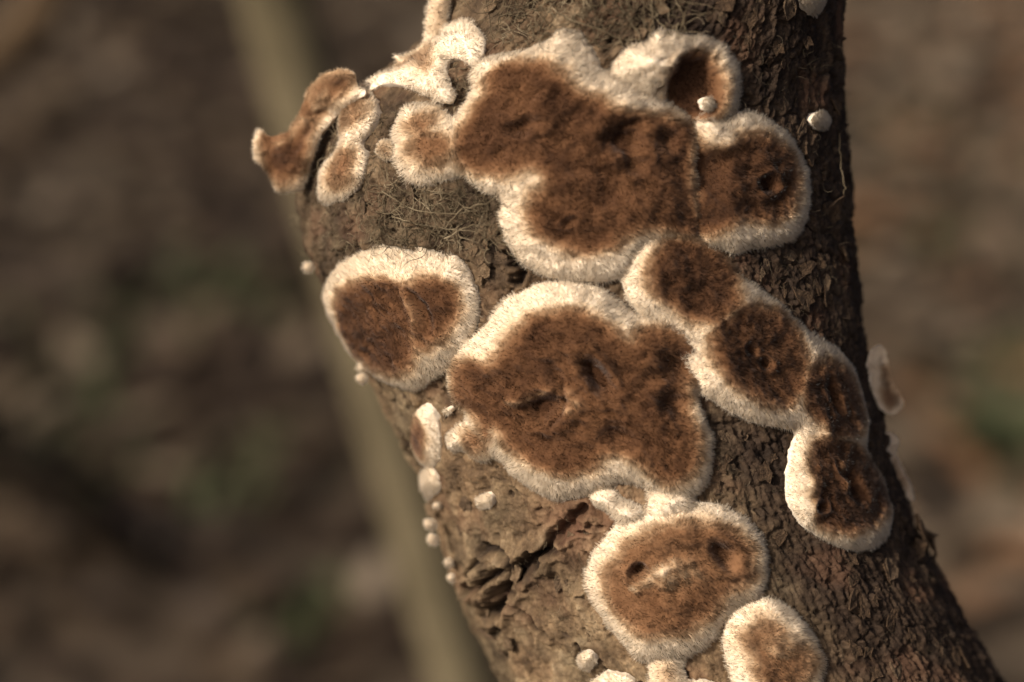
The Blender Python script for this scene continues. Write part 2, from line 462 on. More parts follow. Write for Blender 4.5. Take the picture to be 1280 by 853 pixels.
        dirv = nn * (0.55 + 0.35 * inner + 0.5 * sm) + tang * (0.85 - 0.3 * sm) + rnd * (0.15 + 0.25 * sm) + clump * (0.34 - 0.14 * (br > 0.5))[:, None]
        dirv /= np.linalg.norm(dirv, axis=1, keepdims=True)
        ln = s.hl * np.where(br > 0.55, 0.045, 0.073) * (0.55 + 0.75 * rng.random(N))
        ln *= 0.75 + 0.5 * sstep(-0.5, 0.5, fbm(u * 6, v * 6, 2, s.seed + 90))
        bend = tang * 0.35 + rng.normal(0, 1, (N, 3)) * 0.25
        mid = P + dirv * ln[:, None] * 0.55
        d2 = dirv + bend; d2 /= np.linalg.norm(d2, axis=1, keepdims=True)
        tip = mid + d2 * ln[:, None] * 0.45
        P = P - nn * 0.012
        wv = np.cross(dirv, nn * 0.7 + rng.normal(0, 1, (N, 3)) * 0.6); wv /= np.linalg.norm(wv, axis=1, keepdims=True) + 1e-9
        wr = (0.0023 + 0.0018 * rng.random(N))[:, None]
        V = np.stack([P - wv * wr, P + wv * wr, mid - wv * wr * 0.75, mid + wv * wr * 0.75, tip], 1)
        nh = nn * 0.45 + n * 0.5 + dirv * 0.25 + rng.normal(0, 1, (N, 3)) * 0.08
        nh /= np.linalg.norm(nh, axis=1, keepdims=True)
        key = np.where(np.isin(reg, list(holders.keys())), reg, -1)
        tri = np.array([[0, 1, 3], [0, 3, 2], [2, 3, 4]])
        for r, ho in holders.items():
            sel = key == r; m = int(sel.sum())
            if m == 0: continue
            VV = V[sel].reshape(-1, 3); F = (np.arange(m)[:, None, None] * 5 + tri).reshape(-1, 3)
            jit = np.clip(br[sel] + rng.normal(0, 0.03, m) * (br[sel] > 0.05), 0, 1)
            o = mesh_obj('fuzz', VV, F, M_FUZ, ho,
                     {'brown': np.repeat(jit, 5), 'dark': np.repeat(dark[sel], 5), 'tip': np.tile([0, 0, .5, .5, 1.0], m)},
                     normals=np.repeat(nh[sel], 5, 0))
            o['kind'] = 'stuff'

exec_fungi = []
def add(label, outer, browns, group=None, **kw):
    exec_fungi.append((label, group, Fungus(outer, browns, **kw)))

# --- the big upper crust
add('large two-lobed dark brown crust fungus with pale lobed margin, biggest on the upper trunk',
    [Zf([(493,185),(496,158),(508,138),(525,131),(548,134),(567,148),(580,136),(590,112),(592,88),(610,76),(640,68),(668,62),(688,52),(700,40),(714,40),(730,50),(744,70),(757,90),
         (785,96),(815,112),(838,132),(858,148),(869,162),(868,200),(869,240),(873,285),(868,298),(840,300),(812,310),(795,330),(780,345),(750,353),(715,351),(680,343),(650,326),(633,301),(626,272),(627,248),(612,243),(596,232),(577,219),(552,228),(530,233),(510,226),(497,208)])],
    [np.concatenate([Zf([(578,205),(573,180),(580,158),(598,136)]), Z2([(30,285),(60,230),(130,203),(220,215),(262,245),(310,290),(370,320),(430,345),(490,360),(560,365),(610,378),(662,410),(672,480),(668,560),(684,640),(684,725),(600,728),(500,718),(460,742),(415,772),(330,797),(260,775),(190,730),(158,680),(172,610),(205,565),(170,538),(100,552),(40,540)]), Zf([(598,216)])]),
     Zf([(512,160),(522,148),(540,146),(552,156),(545,165),(568,172),(572,188),(562,203),(540,207),(522,200),(516,186),(522,172)])],
    tone=[0.95, 0.66], H=0.26, dish=0.06,
    pits=[(655,160,13,.09,1.4,.3),(780,175,16,.10,1,0),(790,205,10,.08,1,0),(713,277,8,.05,2.0,.5),(830,175,12,.08,1,.4),(545,170,9,.05,2.5,0)],
    ridges=[(Z2([(296,694),(315,684),(335,676)]), 5, .03), (Z2([(430,440),(440,400),(490,380),(560,375)]), 4, -.05), (Z2([(440,430),(450,470)]), 4, -.06), (Z2([(660,430),(668,560),(684,700)]), 7, .05)], seed=11)
# --- hollow cup
add('small hollow cup-shaped fungus with a white curled rim and dark brown inside',
    [Z2([(405,235),(430,182),(480,142),(530,122),(560,96),(600,100),(640,108),(720,122),(780,170),(806,240),(802,310),(786,352),(730,385),(670,388),(615,372),(560,320),(480,290),(430,270)])],
    [Z2([(585,270),(592,215),(615,180),(660,165),(710,185),(745,240),(750,310),(725,365),(670,380),(625,375),(598,335)])],
    tone=[1.0], H=0.34, dish=0.16, roll=0.25, pits=[(Z2([(650,270)])[0][0], Z2([(650,270)])[0][1], 24, .20, 0.65, 0.0)],
    ridges=[(Z2([(600,180),(568,250),(585,320)]), 5, .07)], seed=12)
# --- right disc
add('rounded brown disc fungus with a single dark hole, fused to the big upper crust',
    [Zf([(868,152),(885,142),(905,144),(928,140),(952,147),(975,163),(995,190),(1007,225),(1007,260),(998,288),(985,302),(955,308),(920,316),(898,310),(876,300),(866,280),(864,240),(864,190)])],
    [Z2([(655,430),(700,455),(770,462),(812,432),(870,430),(930,460),(970,530),(976,620),(940,682),(870,692),(800,692),(740,722),(690,738),(668,700),(660,560)])],
    tone=[0.97], H=0.25, pits=[(955,231,9,.20,1,0),(885,215,18,.06,.7,0)], seed=13)
# --- chain
add('chain of four fused brown discs in one white-rimmed strip running down the shaded side',
    [Zf([(779,322),(790,302),(812,294),(850,292),(880,303),(905,320),(925,345),(950,365),(975,385),(1000,410),(1020,425),(1045,440),(1062,465),(1075,505),(1080,540),(1077,562),(1091,587),(1103,615),(1110,645),(1105,670),(1090,684),(1065,687),(1035,678),(1005,658),(987,632),(983,605),(988,570),(995,540),(985,536),(955,532),(920,518),(890,500),(870,482),(858,455),(845,425),(815,402),(790,382),(778,352)])],
    [Z5([(100,130),(120,72),(170,40),(230,45),(290,85),(320,140),(322,200),(280,245),(220,250),(150,205),(110,170)]),
     Z5([(258,290),(285,243),(350,212),(410,220),(450,260),(480,310),(492,360),(480,425),(440,460),(390,452),(330,420),(278,370),(258,330)]),
     Z5([(490,380),(520,355),(560,355),(600,395),(625,450),(632,490),(615,535),(572,548),(520,505),(485,450)]),
     Z5([(515,560),(560,545),(610,560),(650,600),(680,650),(697,700),(682,752),(640,772),(590,782),(530,762),(518,710),(508,650),(505,600)])],
    tone=[0.95, 1, .95, 1], H=0.24,
    pits=[(935,438,6,.10,1,0),(955,455,6,.12,1,0),(1036,495,9,.12,.5,.2),(1062,610,12,.12,.7,.3),(1022,634,8,.10,1.6,.4),(1045,590,6,.06,.5,0)],
    ridges=[(Zf([(1046,580),(1048,612)]), 4, .05)], seed=14)
# --- lone left disc
add('single heart-shaped brown fungus with a wide cream rim, alone beside the mossy tangle',
    [Z3([(135,230),(150,180),(190,130),(250,95),(330,78),(390,85),(425,98),(450,82),(490,92),(520,107),(560,105),(595,140),(620,190),(636,250),(636,310),(620,360),(590,410),(550,450),(520,490),(480,520),(430,548),(380,535),(320,510),(270,470),(220,410),(180,340),(145,280)])],
    [Z3([(186,270),(200,225),(240,195),(310,178),(380,190),(430,198),(470,175),(520,185),(560,215),(578,260),(570,320),(530,370),(480,400),(440,430),(410,470),(360,482),(310,472),(260,430),(220,370),(193,310)])],
    tone=[0.95], H=0.24, pits=[(Z3([(462,290)])[0][0], Z3([(462,290)])[0][1], 8, .10, .4, 0.1)],
    ridges=[(Z3([(400,230),(430,280),(445,330),(430,390)]), 7, .05), (Z3([(250,420),(290,370),(340,330),(390,310)]), 5, .03), (Z3([(230,360),(280,345)]), 5, .03)], seed=15)
# --- mid patch
add('broad many-lobed brown crust fungus in the middle, with a cracked dent and dark slit',
    [np.concatenate([Z4([(62,400),(70,340),(100,280),(150,245),(185,215),(230,150),(290,100),(370,70),(450,60),(530,70),(590,90),(640,130),(690,165),(760,185),(830,200),(890,235),(915,290),(915,390),(908,450),(930,520),(955,590),(962,660),(945,740),(905,795),(860,815),(800,800),(740,775),(690,750),(640,755),(600,770),(550,785),(500,800),(440,805),(370,780),(310,740),(250,682),(215,655),(190,675),(150,660),(120,635),(85,642),(60,610),(75,568),(120,540),(125,500),(90,480),(70,440)])])],
    [Z4([(82,400),(100,350),(140,325),(200,338),(240,300),(290,240),(340,190),(420,163),(520,168),(590,200),(640,245),(680,262),(720,228),(800,222),(870,255),(898,320),(892,390),(868,440),(876,500),(905,560),(917,640),(892,710),(830,750),(770,725),(720,685),(660,655),(610,650),(560,690),(490,712),(420,697),(340,660),(280,610),(255,575),(235,560),(205,590),(185,560),(160,520),(130,490),(100,465)]),
     Z4([(120,600),(140,562),(185,572),(205,605),(185,640),(145,645)])],
    tone=[0.92, 0.6], H=0.28, dish=0.05,
    pits=[(Z4([(570,385)])[0][0], Z4([(570,385)])[0][1], 10, .20, .5, 0.12), (Z4([(385,490)])[0][0], Z4([(385,490)])[0][1], 22, .15, 1.6, .5),
          (Z4([(425,375)])[0][0], Z4([(425,375)])[0][1], 8, .06, .6, 0), (Z4([(640,590)])[0][0], Z4([(640,590)])[0][1], 14, .08, 1, 0),
          (Z4([(840,350)])[0][0], Z4([(840,350)])[0][1], 16, .09, 1, 0), (Z4([(835,485)])[0][0], Z4([(835,485)])[0][1], 14, .09, .8, 0)],
    ridges=[(Z4([(452,415),(465,460),(450,510),(410,560)]), 2.2, -.08), (Z4([(475,440),(500,470),(480,500)]), 9, .07), (Z4([(280,470),(340,460),(410,425)]), 6, .05)], seed=16)
# --- lower disc with necks
add('oval brown-felted fungus with white rim and two stubby necks reaching up, lower trunk',
    [Z7([(105,440),(120,370),(160,310),(220,240),(250,205),(300,190),(350,170),(430,150),(520,155),(600,155),(680,190),(750,240),(795,310),(808,390),(795,470),(765,520),(700,555),(640,620),(615,670),(560,710),(490,752),(420,768),(345,765),(290,740),(240,680),(190,620),(140,550),(115,500)]),
     Z7([(330,215),(345,150),(350,95),(430,80),(510,110),(525,190),(430,230)]), Z7([(240,235),(200,195),(125,140),(130,95),(200,95),(250,135),(320,165),(340,200),(300,240)])],
    [Z7([(185,450),(210,370),(270,310),(350,260),(450,225),(560,225),(650,245),(720,290),(757,360),(742,430),(690,490),(630,550),(570,610),(500,650),(420,667),(330,655),(270,610),(220,550),(190,500)])],
    tone=[0.72], H=0.27, dish=0.04,
    pits=[(Z7([(310,410)])[0][0], Z7([(310,410)])[0][1], 11, .16, 1.8, .75), (Z7([(635,350)])[0][0], Z7([(635,350)])[0][1], 10, .14, .7, 0)],
    ridges=[(Z7([(300,478),(350,452),(390,415),(440,375)]), 6, .055), (Z7([(400,440),(450,420),(500,410)]), 14, .04)], seed=17)
# --- lower right small
add('small pale-brown fungus with thick white rim tucked against the oval fungus below',
    [Z7([(640,690),(650,610),(690,560),(760,527),(830,530),(900,570),(960,630),(1005,700),(1028,760),(1022,830),(990,900),(930,950),(850,960),(760,940),(690,880),(655,790)])],
    [Z7([(700,650),(760,595),(830,602),(880,640),(950,690),(992,740),(985,820),(930,890),(850,905),(780,860),(740,760),(700,690)])],
    tone=[0.6], H=0.26, dish=0.03, ridges=[(Z7([(840,720),(880,680),(920,650)]), 10, .05)], seed=18)
add('narrow white stalk-like fungus lobe hanging below the oval fungus',
    [Z7([(345,790),(352,740),(400,725),(470,735),(488,800),(500,850),(560,845),(620,870),(600,930),(480,940),(370,920),(350,860)])],
    [Z7([(380,850),(400,780),(440,790),(450,860),(430,900),(390,900)])], tone=[0.4], H=0.2, dish=0.0, seed=19)
add('low white button fungus at the foot of the bark below the white speck',
    [Z7([(115,880),(135,840),(200,812),(260,825),(305,862),(300,930),(220,960),(130,930)])], [], H=0.2, seed=20)
# --- left ovals
add('small narrow oval fungus with one brown spot on the sunlit edge of the trunk',
    [Z3([(412,690),(425,640),(450,605),(480,610),(500,650),(512,720),(510,780),(480,812),(450,790),(425,750)])],
    [Z3([(416,690),(440,655),(465,680),(470,730),(455,770),(430,745)])], tone=[0.95], H=0.17, dish=0.03, hl=.5, seed=21)
add('plain cream teardrop fungus just under the small brown-spotted oval',
    [Z6([(107,290),(120,245),(140,240),(160,270),(165,295),(140,320),(115,335)])], [], H=0.16, seed=22)
# --- upper left
add('two-lobed small fungus with beige lobes beside the upper shoulder of the trunk',
    [Z1([(310,720),(320,660),(350,610),(378,580),(392,530),(385,480),(395,420),(430,370),(480,350),(510,370),(522,420),(510,470),(482,510),(465,545),(478,590),(475,660),(450,710),(410,750),(345,775),(318,755)])],
    [Z1([(345,690),(380,605),(420,565),(450,590),(450,640),(420,700),(370,715)]), Z1([(405,445),(430,400),(480,385),(500,420),(480,470),(440,500),(405,505)])],
    tone=[0.6, 0.55], H=0.2, dish=0.03, seed=23)
add('reddish-brown shell bracket standing out past the sunlit side of the trunk',
    [Z1([(52,560),(70,497),(120,518),(170,510),(215,460),(240,395),(280,320),(330,280),(390,263),(430,278),(452,330),(478,345),(470,368),(410,405),(350,462),(305,525),(280,590),(262,650),(248,700),(228,725),(150,728),(125,690),(90,630),(58,610)])],
    [Z1([(92,525),(165,512),(215,462),(236,405),(258,380),(300,400),(330,425),(290,470),(258,545),(238,640),(205,682),(140,682),(102,620)]),
     Z1([(240,400),(270,335),(345,275),(420,272),(438,315),(405,365),(345,412),(310,425),(270,420)])],
    tone=[1.0, 0.66], H=0.12, dish=0.04, roll=0.12, thick=0.07, hair=1.2, hl=.75,
    ridges=[(Z1([(120,560),(200,540),(260,450),(330,350)]), 7, .04), (Z1([(170,620),(220,560),(280,470)]), 5, -.04)],
    sheet={'o': (400, 170), 'lim': 0.90, 'dz': 0.05, 'tx': 0.45, 'cx': 0.15, 'wave': 0.25}, seed=24)
add('white lumpy crust with a tan flap on the upper shoulder of the trunk',
    [Z1([(450,360),(480,312),(520,285),(580,270),(600,240),(588,213),(620,213),(660,200),(710,160),(760,140),(780,108),(830,83),(880,85),(920,130),(934,180),(915,230),(885,252),(860,238),(820,222),(790,250),(795,310),(815,360),(800,397),(760,387),(720,370),(660,345),(600,322),(540,327),(500,347),(470,365)])],
    [Z1([(602,252),(660,212),(735,182),(745,212),(720,282),(680,265),(620,268)])],
    tone=[0.55], H=0.16, dish=0.08, roll=0.13, thick=0.2, sheet={'o': (530, 80), 'lim': 0.90, 'dz': 0.05}, seed=25)
add('thin upright white ribbon fungus on the trunk edge above the lumpy crust',
    [Z1([(703,165),(706,100),(712,50),(730,5),(755,-40),(800,-60),(795,0),(788,60),(780,120),(745,165)])], [Z1([(735,110),(745,50),(770,0),(772,50),(765,110)])],
    tone=[0.35], H=0.12, dish=0.03, roll=0.1, thick=0.12, sheet={'o': (545, 30), 'lim': 0.92}, seed=26)
# --- far side edge brackets
add('thin white-edged bracket jutting from the shaded side of the trunk, with brown cup',
    [Z8([(188,140),(197,105),(205,96),(214,93),(226,105),(232,140),(247,190),(268,222),(255,240),(235,248),(215,232),(200,200)])],
    [Z8([(222,150),(232,160),(246,195),(250,222),(238,226),(224,205)]), Z8([(180,90),(240,80),(290,240),(240,270),(190,220)])], tone=[0.85, 0.17], H=0.08, dish=0.05, roll=0.06, thick=0.08, hl=.6,  # second, all-over tone dulls the white rim: shade painted in
    sheet={'o': (1095, 475), 'lim': 0.95, 'tx': -0.9, 'dz': -0.1}, seed=27)
add('thin grey-white ruffled bracket below the brown-cupped one on the shaded side',
    [Z8([(214,312),(226,294),(238,290),(256,306),(252,338),(268,375),(292,432),(280,442),(258,410),(236,378),(220,345)])],
    [Z8([(245,350),(258,375),(275,415),(266,410),(250,378)]), Z8([(205,280),(270,270),(310,460),(260,450),(205,350)])], tone=[0.6, 0.2], H=0.06, dish=0.02, roll=0.06, thick=0.08, hl=.6,  # all-over tone again paints shade onto the pale bracket
    sheet={'o': (1115, 590), 'lim': 0.95, 'tx': -0.9, 'dz': -0.1}, seed=28)

# nodules: small round white buttons
def blob(x, y, r, k):
    a = np.linspace(0, 2 * math.pi, 9, endpoint=False); rr = np.random.default_rng(k)
    q = 1 + rr.normal(0, 0.08, 9)
    return Zf(np.stack([x + r * q * np.cos(a), y + r * q * np.sin(a)], -1))
NOD = 'small white fungus buttons dotted on the bark'
for x, y, r, lab in [
    (1023, 151, 11, 'round white fungus button alone on dark bark right of the holed disc'),
    (608, 626, 9, 'white fungus button on tan bark under the broad middle crust'),
    (735, 825, 11, 'ragged white fungus speck on bark beside the oval fungus'),
    (1012, 1, 16, 'flat cream fungus scrap high on the dark bark'),
    (537, 655, 7, 'upper of two touching white beads on trunk edge below the cream teardrop fungus'),
    (542, 674, 7, 'lower of two touching white beads on trunk edge below the cream teardrop fungus'),
    (561, 703, 5, 'upper of the two lowest tiny white beads on the sunlit trunk edge'),
    (564, 722, 5, 'lower of the two lowest tiny white beads on the sunlit trunk edge'),
    (546, 632, 4, 'pinhead white bead on trunk edge directly under the cream teardrop fungus'),
    (386, 334, 6, 'lone white bead on trunk edge level with top of the heart-shaped fungus'),
    (453, 473, 7, 'larger of two white beads on trunk edge below the heart-shaped fungus'),
    (451, 459, 4, 'smaller of two white beads on trunk edge below the heart-shaped fungus'),
    (560, 514, 4, 'pinhead white fungus dot between the small oval and the broad crust'),
    (483, 188, 12, 'small beige fungus button touching the big upper crust'),
    (881, 130, 8, 'crumbly white bead sitting inside the hollow cup fungus'),
    (572, 547, 11, 'round cream button fused to the lower lobe of the broad crust')]:
    kw = dict(H=min(0.16, r / S * 1.0), roll=r / S * 1.25, dish=0, seed=int(x) % 97 + 100, hl=0.8, hair=2.6)
    if 'trunk edge' in lab: add(lab, [blob(x, y, r, int(x))], [blob(x, y, r * 2, 3)], NOD, tone=[.1], sheet={'o': (x, y), 'lim': 0.93}, thick=.12, **kw)
    elif r == 12: add(lab, [blob(x, y, r, int(x))], [blob(x, y, r * .6, 5)], NOD, tone=[.45], **kw)
    elif 'inside' in lab: add(lab, [blob(x, y, r, int(x))], [], NOD, lift=0.12, **kw)
    else: add(lab, [blob(x, y, r, int(x))], [], NOD, **kw)

# ------------------------------------------------------------------ tree trunk
foot_w = to_world(surf(np.array([-76.0]), np.array([0.0])) )[0]
trunk = empty('tree_trunk', tuple(foot_w), 'leaning brown-barked tree trunk overgrown with white-rimmed crust fungi', 'tree trunk')
def polyd(q, pl):
    dd = np.full(len(q), 9.0)
    for i in range(len(pl) - 1):
        e = pl[i + 1] - pl[i]; tt = np.clip(((q - pl[i]) @ e) / (e @ e + 1e-9), 0, 1)
        dd = np.minimum(dd, np.hypot(*(q - pl[i] - tt[:, None] * e).T))
    return dd
CR = [(Z6([(432,500),(400,525),(372,552),(352,590),(335,628),(300,660)]), 7, .16), (Z6([(432,500),(470,462),(505,420),(545,378),(575,350)]), 5, .12),
      (Z6([(432,500),(490,478)]), 5, .10), (Z6([(236,588),(268,582),(300,558),(345,528)]), 5, .14), (Z6([(285,472),(325,470),(352,495),(366,530),(372,560)]), 4, .09),
      (Z6([(335,630),(375,636),(405,662),(428,695),(452,722)]), 4, .10), (Z6([(240,600),(250,560),(285,500)]), 4, .06), (Z6([(500,440),(530,410),(570,400)]), 3, .05),
      (Z6([(505,455),(540,425),(580,420)]), 3, .05), (Z6([(555,745),(560,790)]), 3, .06), (Z6([(300,660),(330,690),(320,720)]), 5, .08), (Z6([(60,130),(75,160),(72,200)]), 4, .12),
      (Zf([(640,318),(652,340),(645,352)]), 4, .10), (Zf([(606,300),(625,322),(650,318)]), 4, .09), (Zf([(1120,650),(1150,690),(1165,720)]), 5, .10), (Zf([(1085,430),(1095,500),(1100,560)]), 4, .08)]
CRACKS = [(chart(p[:, 0], p[:, 1]), wd * 0.95 / S, dp * 1.9) for p, wd, dp in CR]
KN = chart(*Z6([(295, 555)]).T)[0]; RU = [chart(*Z6([(545, 410)]).T)[0], chart(*Z6([(640, 370)]).T)[0]]

# rows and columns: fine where the fungi grow, coarse elsewhere
yr = np.concatenate([np.linspace(-76, -14, 70)[:-1], np.linspace(-14, -6.4, 90)[:-1], np.arange(-6.4, 6.3, 0.0205), np.linspace(6.32, 17, 110)[:-1], np.linspace(17, 70, 60)])
pr = np.concatenate([np.arange(-1.8, 1.8, 0.0062), np.linspace(1.8, 2 * math.pi - 1.8, 60)[:-1]])
PH, YY = np.meshgrid(pr, yr)
qU = (np.where(PH > math.pi, PH - 2 * math.pi, PH) * RC).ravel(); qV = YY.ravel()
q = np.stack([qU, qV], -1)
# footprint of the fungi: bark stays low there
grid_in = np.zeros(len(q))
for p in FOOT:
    lo, hi = p.min(0) - .1, p.max(0) + .1
    m = (q[:, 0] > lo[0]) & (q[:, 0] < hi[0]) & (q[:, 1] > lo[1]) & (q[:, 1] < hi[1])
    if m.any():
        d, _ = sdist(q[m], p); grid_in[m] = np.maximum(grid_in[m], sstep(-0.05, 0.08, d))
def bark_h(u, v):
    wx = fbm(u * 0.9, v * 0.6, 3, 201) * 0.7; wy = fbm(u * 0.9, v * 0.6, 3, 205) * 0.7
    smoothm = sstep(-0.8, -2.6, v) * sstep(2.2, 0.6, u)            # the tan lower flank is smoother
    rough = 1 - 0.55 * smoothm
    h = fbm(u * 0.55, v * 0.4, 3, 210) * 0.16
    rid = 1 - np.abs(fbm((u + wx) * 1.7, (v + wy) * 0.75, 4, 220)) * 2.2
    h = h + (rid - 0.5) * 0.075 * rough
    f1, f2, ci = cells((u + wx * .5 + fbm(u * 5, v * 5, 2, 228) * .18) * 2.5, (v + wy * .5 + fbm(u * 5, v * 5, 2, 229) * .18) * 1.7, 230)
    gap = sstep(0.16, 0.0, f2 - f1)
    h = h + (ci - 0.5) * 0.05 * rough - gap * 0.05 * rough
    g1, g2, gi = cells((u + fbm(u * 7, v * 7, 2, 238) * .1) * 7.5, (v + fbm(u * 7, v * 7, 2, 239) * .1) * 6.0, 240)
    h = h + (gi - 0.5) * 0.022 * rough - sstep(0.2, 0, g2 - g1) * 0.011
    h = h + fbm(u * 9, v * 7, 4, 250, 0.6) * 0.05 + fbm(u * 30, v * 26, 3, 260, 0.6) * 0.022
    gr = fbm((u + wx * .3) * 11, (v + wy * .3) * 2.2, 3, 265, .6); h = h + gr * 0.075 * (0.6 + 0.4 * smoothm)
    pit = sstep(0.34, 0.55, fbm(u * 4.5, v * 4.5, 2, 270)); h = h - pit * 0.08
    dirt = np.clip(gap * 0.55 * rough + pit * 0.6, 0, 1)
    return h, dirt
hb, dirt = bark_h(qU, qV)
rust = sstep(0.1, 0.45, fbm(qU * 0.9, qV * 0.9, 3, 280)) * 0.35
for pl, wd, dp in CRACKS:
    dd = polyd(q + np.stack([fbm(qU * 5, qV * 5, 2, 290), fbm(qU * 5, qV * 5, 2, 292)], -1) * 0.09, pl)
    g = np.exp(-(dd / wd) ** 2); hb = hb - dp * g + dp * 0.3 * np.exp(-((dd - 2.4 * wd) / wd) ** 2); dirt = np.maximum(dirt, np.minimum(1, g * 1.3))
kd = np.hypot((qU - KN[0]) / 1.0, (qV - KN[1]) / 0.85)
hb = hb + 0.2 * np.exp(-(kd / 0.6) ** 2) + 0.025 * np.sin(kd * 16 + fbm(qU * 3, qV * 3, 2, 295) * 3) * np.exp(-(kd / 0.75) ** 2)
for r_ in RU: rust = np.maximum(rust, 0.75 * np.exp(-(np.hypot(qU - r_[0], qV - r_[1]) / 0.5) ** 2))
hb = hb * (1 - 0.85 * grid_in) - 0.13 * grid_in
Pb = surf(qV, PH.ravel()); Nb = surf_n(qV, PH.ravel())
Vb = Pb + Nb * hb[:, None]
nr, nc = YY.shape
ii = np.arange(nr * nc).reshape(nr, nc); jj = np.roll(ii, -1, 1)
Fb = np.stack([ii[:-1], jj[:-1], jj[1:], ii[1:]], -1).reshape(-1, 4)
tan = np.clip(sstep(1.3, -0.6, qU + 0.10 * qV + fbm(qU * .8, qV * .8, 3, 285) * 1.4) * (0.5 + 0.5 * sstep(1.0, -1.2, qV)), 0, 1)  # tan lower-left flank; fades rightwards, painting the trunk's shaded side into its colour
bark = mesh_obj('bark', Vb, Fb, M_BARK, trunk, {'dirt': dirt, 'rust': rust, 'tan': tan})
capc = surf(np.array([70.0] * 2), np.array([0, math.pi])).mean(0)

# bark flakes: small lifted chips, shared shapes
def flake_mesh(k):
    rr = np.random.default_rng(500 + k); n = 8
    a = np.linspace(0, 2 * math.pi, n, endpoint=False) + rr.normal(0, .12, n); r = 1 + rr.normal(0, .28, n)
    ex = 1.5
    top = np.stack([np.cos(a) * r, np.sin(a) * r * ex, 0.25 * (np.cos(a) * r) ** 2 + rr.normal(0, .1, n) + 0.3], -1)
    mid = np.stack([np.cos(a) * r * .45, np.sin(a) * r * .45 * ex, rr.normal(0, .1, n) + 0.42], -1)
    bot = top * [0.92, 0.92, 1] - [0, 0, 0.35]
    V = np.concatenate([top, mid, bot, [[0, 0, .38]]]); F = []
    for i in range(n):
        j = (i + 1) % n
        F += [(i, j, n + j, n + i), (n + i, n + j, 3 * n), (2 * n + i, 2 * n + j, j, i)]
    me = bpy.data.meshes.new('bark_flake'); me.from_pydata(V.tolist(), [], F); me.materials.append(M_FLAKE[k % 3])
    for p_ in me.polygons: p_.use_smooth = False
    return me
def mat_flake(name, c1, c2):
    t = NT(name); n = t.noise(1.6, 5, .65)
    c = t.ramp(n, [(.3, c1), (.7, c2)]); t.bump(n, .6, .15); return t.fin(c, .85)
M_FLAKE = [mat_flake('bark_flake_tan', (.10, .062, .034), (.27, .19, .115)), mat_flake('bark_flake_brown', (.06, .04, .025), (.17, .115, .07)),
           mat_flake('bark_flake_dark', (.035, .022, .014), (.12, .075, .042))]
FM = [flake_mesh(k) for k in range(9)]
def covered(q, margin=0.06):
    c = np.zeros(len(q), bool)
    for p in FOOT:
        d, _ = sdist(q, p); c |= d > -margin
    return c
def place(me, u, v, size, name, parent, tilt=0.25, up=0.0, seed=0):
    rr = random.Random(seed)
    n = surf_n(np.array([v]), np.array([u / RC]))[0]; P = surf(np.array([v]), np.array([u / RC]))[0]
    hh = bark_h(np.array([u]), np.array([v]))[0][0]
    P = P + n * (hh + up)
    nw = Vector(dir_world(n[None])[0]); nw = (nw + Vector([rr.gauss(0, tilt) for _ in range(3)])).normalized()
    yv = Vector(dir_world(np.array([[0.15, 1.0, 0.1]]))[0]); yv = yv + Vector([rr.gauss(0, .5) for _ in range(3)])
    xv = yv.cross(nw).normalized(); yv = nw.cross(xv)
    W = Vector(to_world(P[None])[0])
    M = Matrix(((xv.x, yv.x, nw.x, W.x), (xv.y, yv.y, nw.y, W.y), (xv.z, yv.z, nw.z, W.z), (0, 0, 0, 1))) @ Matrix.Diagonal((size * .01, size * .01, size * .01, 1))
    o = bpy.data.objects.new(name, me); COL.objects.link(o); o.parent = parent; o.matrix_world = M
    o.matrix_parent_inverse = PINV[parent.name]; o.matrix_basis = M
    return o
fr_ = np.random.default_rng(77)
cand = []
zones = [((590, 290, 700, 370), 26), ((600, 0, 1045, 60), 34), ((930, 60, 1055, 400), 46), ((470, 60, 600, 140), 8), ((390, 230, 640, 320), 26),
         ((890, 520, 1080, 760), 34), ((1050, 640, 1230, 850), 40), ((540, 600, 760, 850), 26), ((440, 480, 560, 640), 16), ((950, 310, 1075, 450), 26)]
for (x0, y0, x1, y1), n in zones:
    px = fr_.uniform(x0, x1, n); py = fr_.uniform(y0, y1, n)
    qq = chart(px, py); ok = (~covered(qq, .1)) & (np.abs(qq[:, 0] / RC) < 1.38)
    cand += [(a, b) for a, b in qq[ok]]
for i, (u, v) in enumerate(cand):
    place(FM[(i % 3) * 3 + ((2 if i % 4 else 1) if u > 0.6 else i % 2)], u, v, float(np.clip(fr_.lognormal(-2.65, .4), .045, .14)), 'bark_flake', trunk, .22, -0.02, i)  # mostly dark flakes on the right, following the shade painted on the bark
# charred crumbs clinging to the shaded edge
for i, (x, y, sz) in enumerate([(1150, 668, .16), (1160, 676, .13), (1166, 690, .12), (1145, 655, .10), (1152, 684, .14)]):
    qq = chart(np.array([x - 8.]), np.array([y + 0.]))[0]
    place(FM[(i * 3 + 2) % 9], qq[0], qq[1], sz, 'bark_crumb', trunk, .8, 0.06, 900 + i)

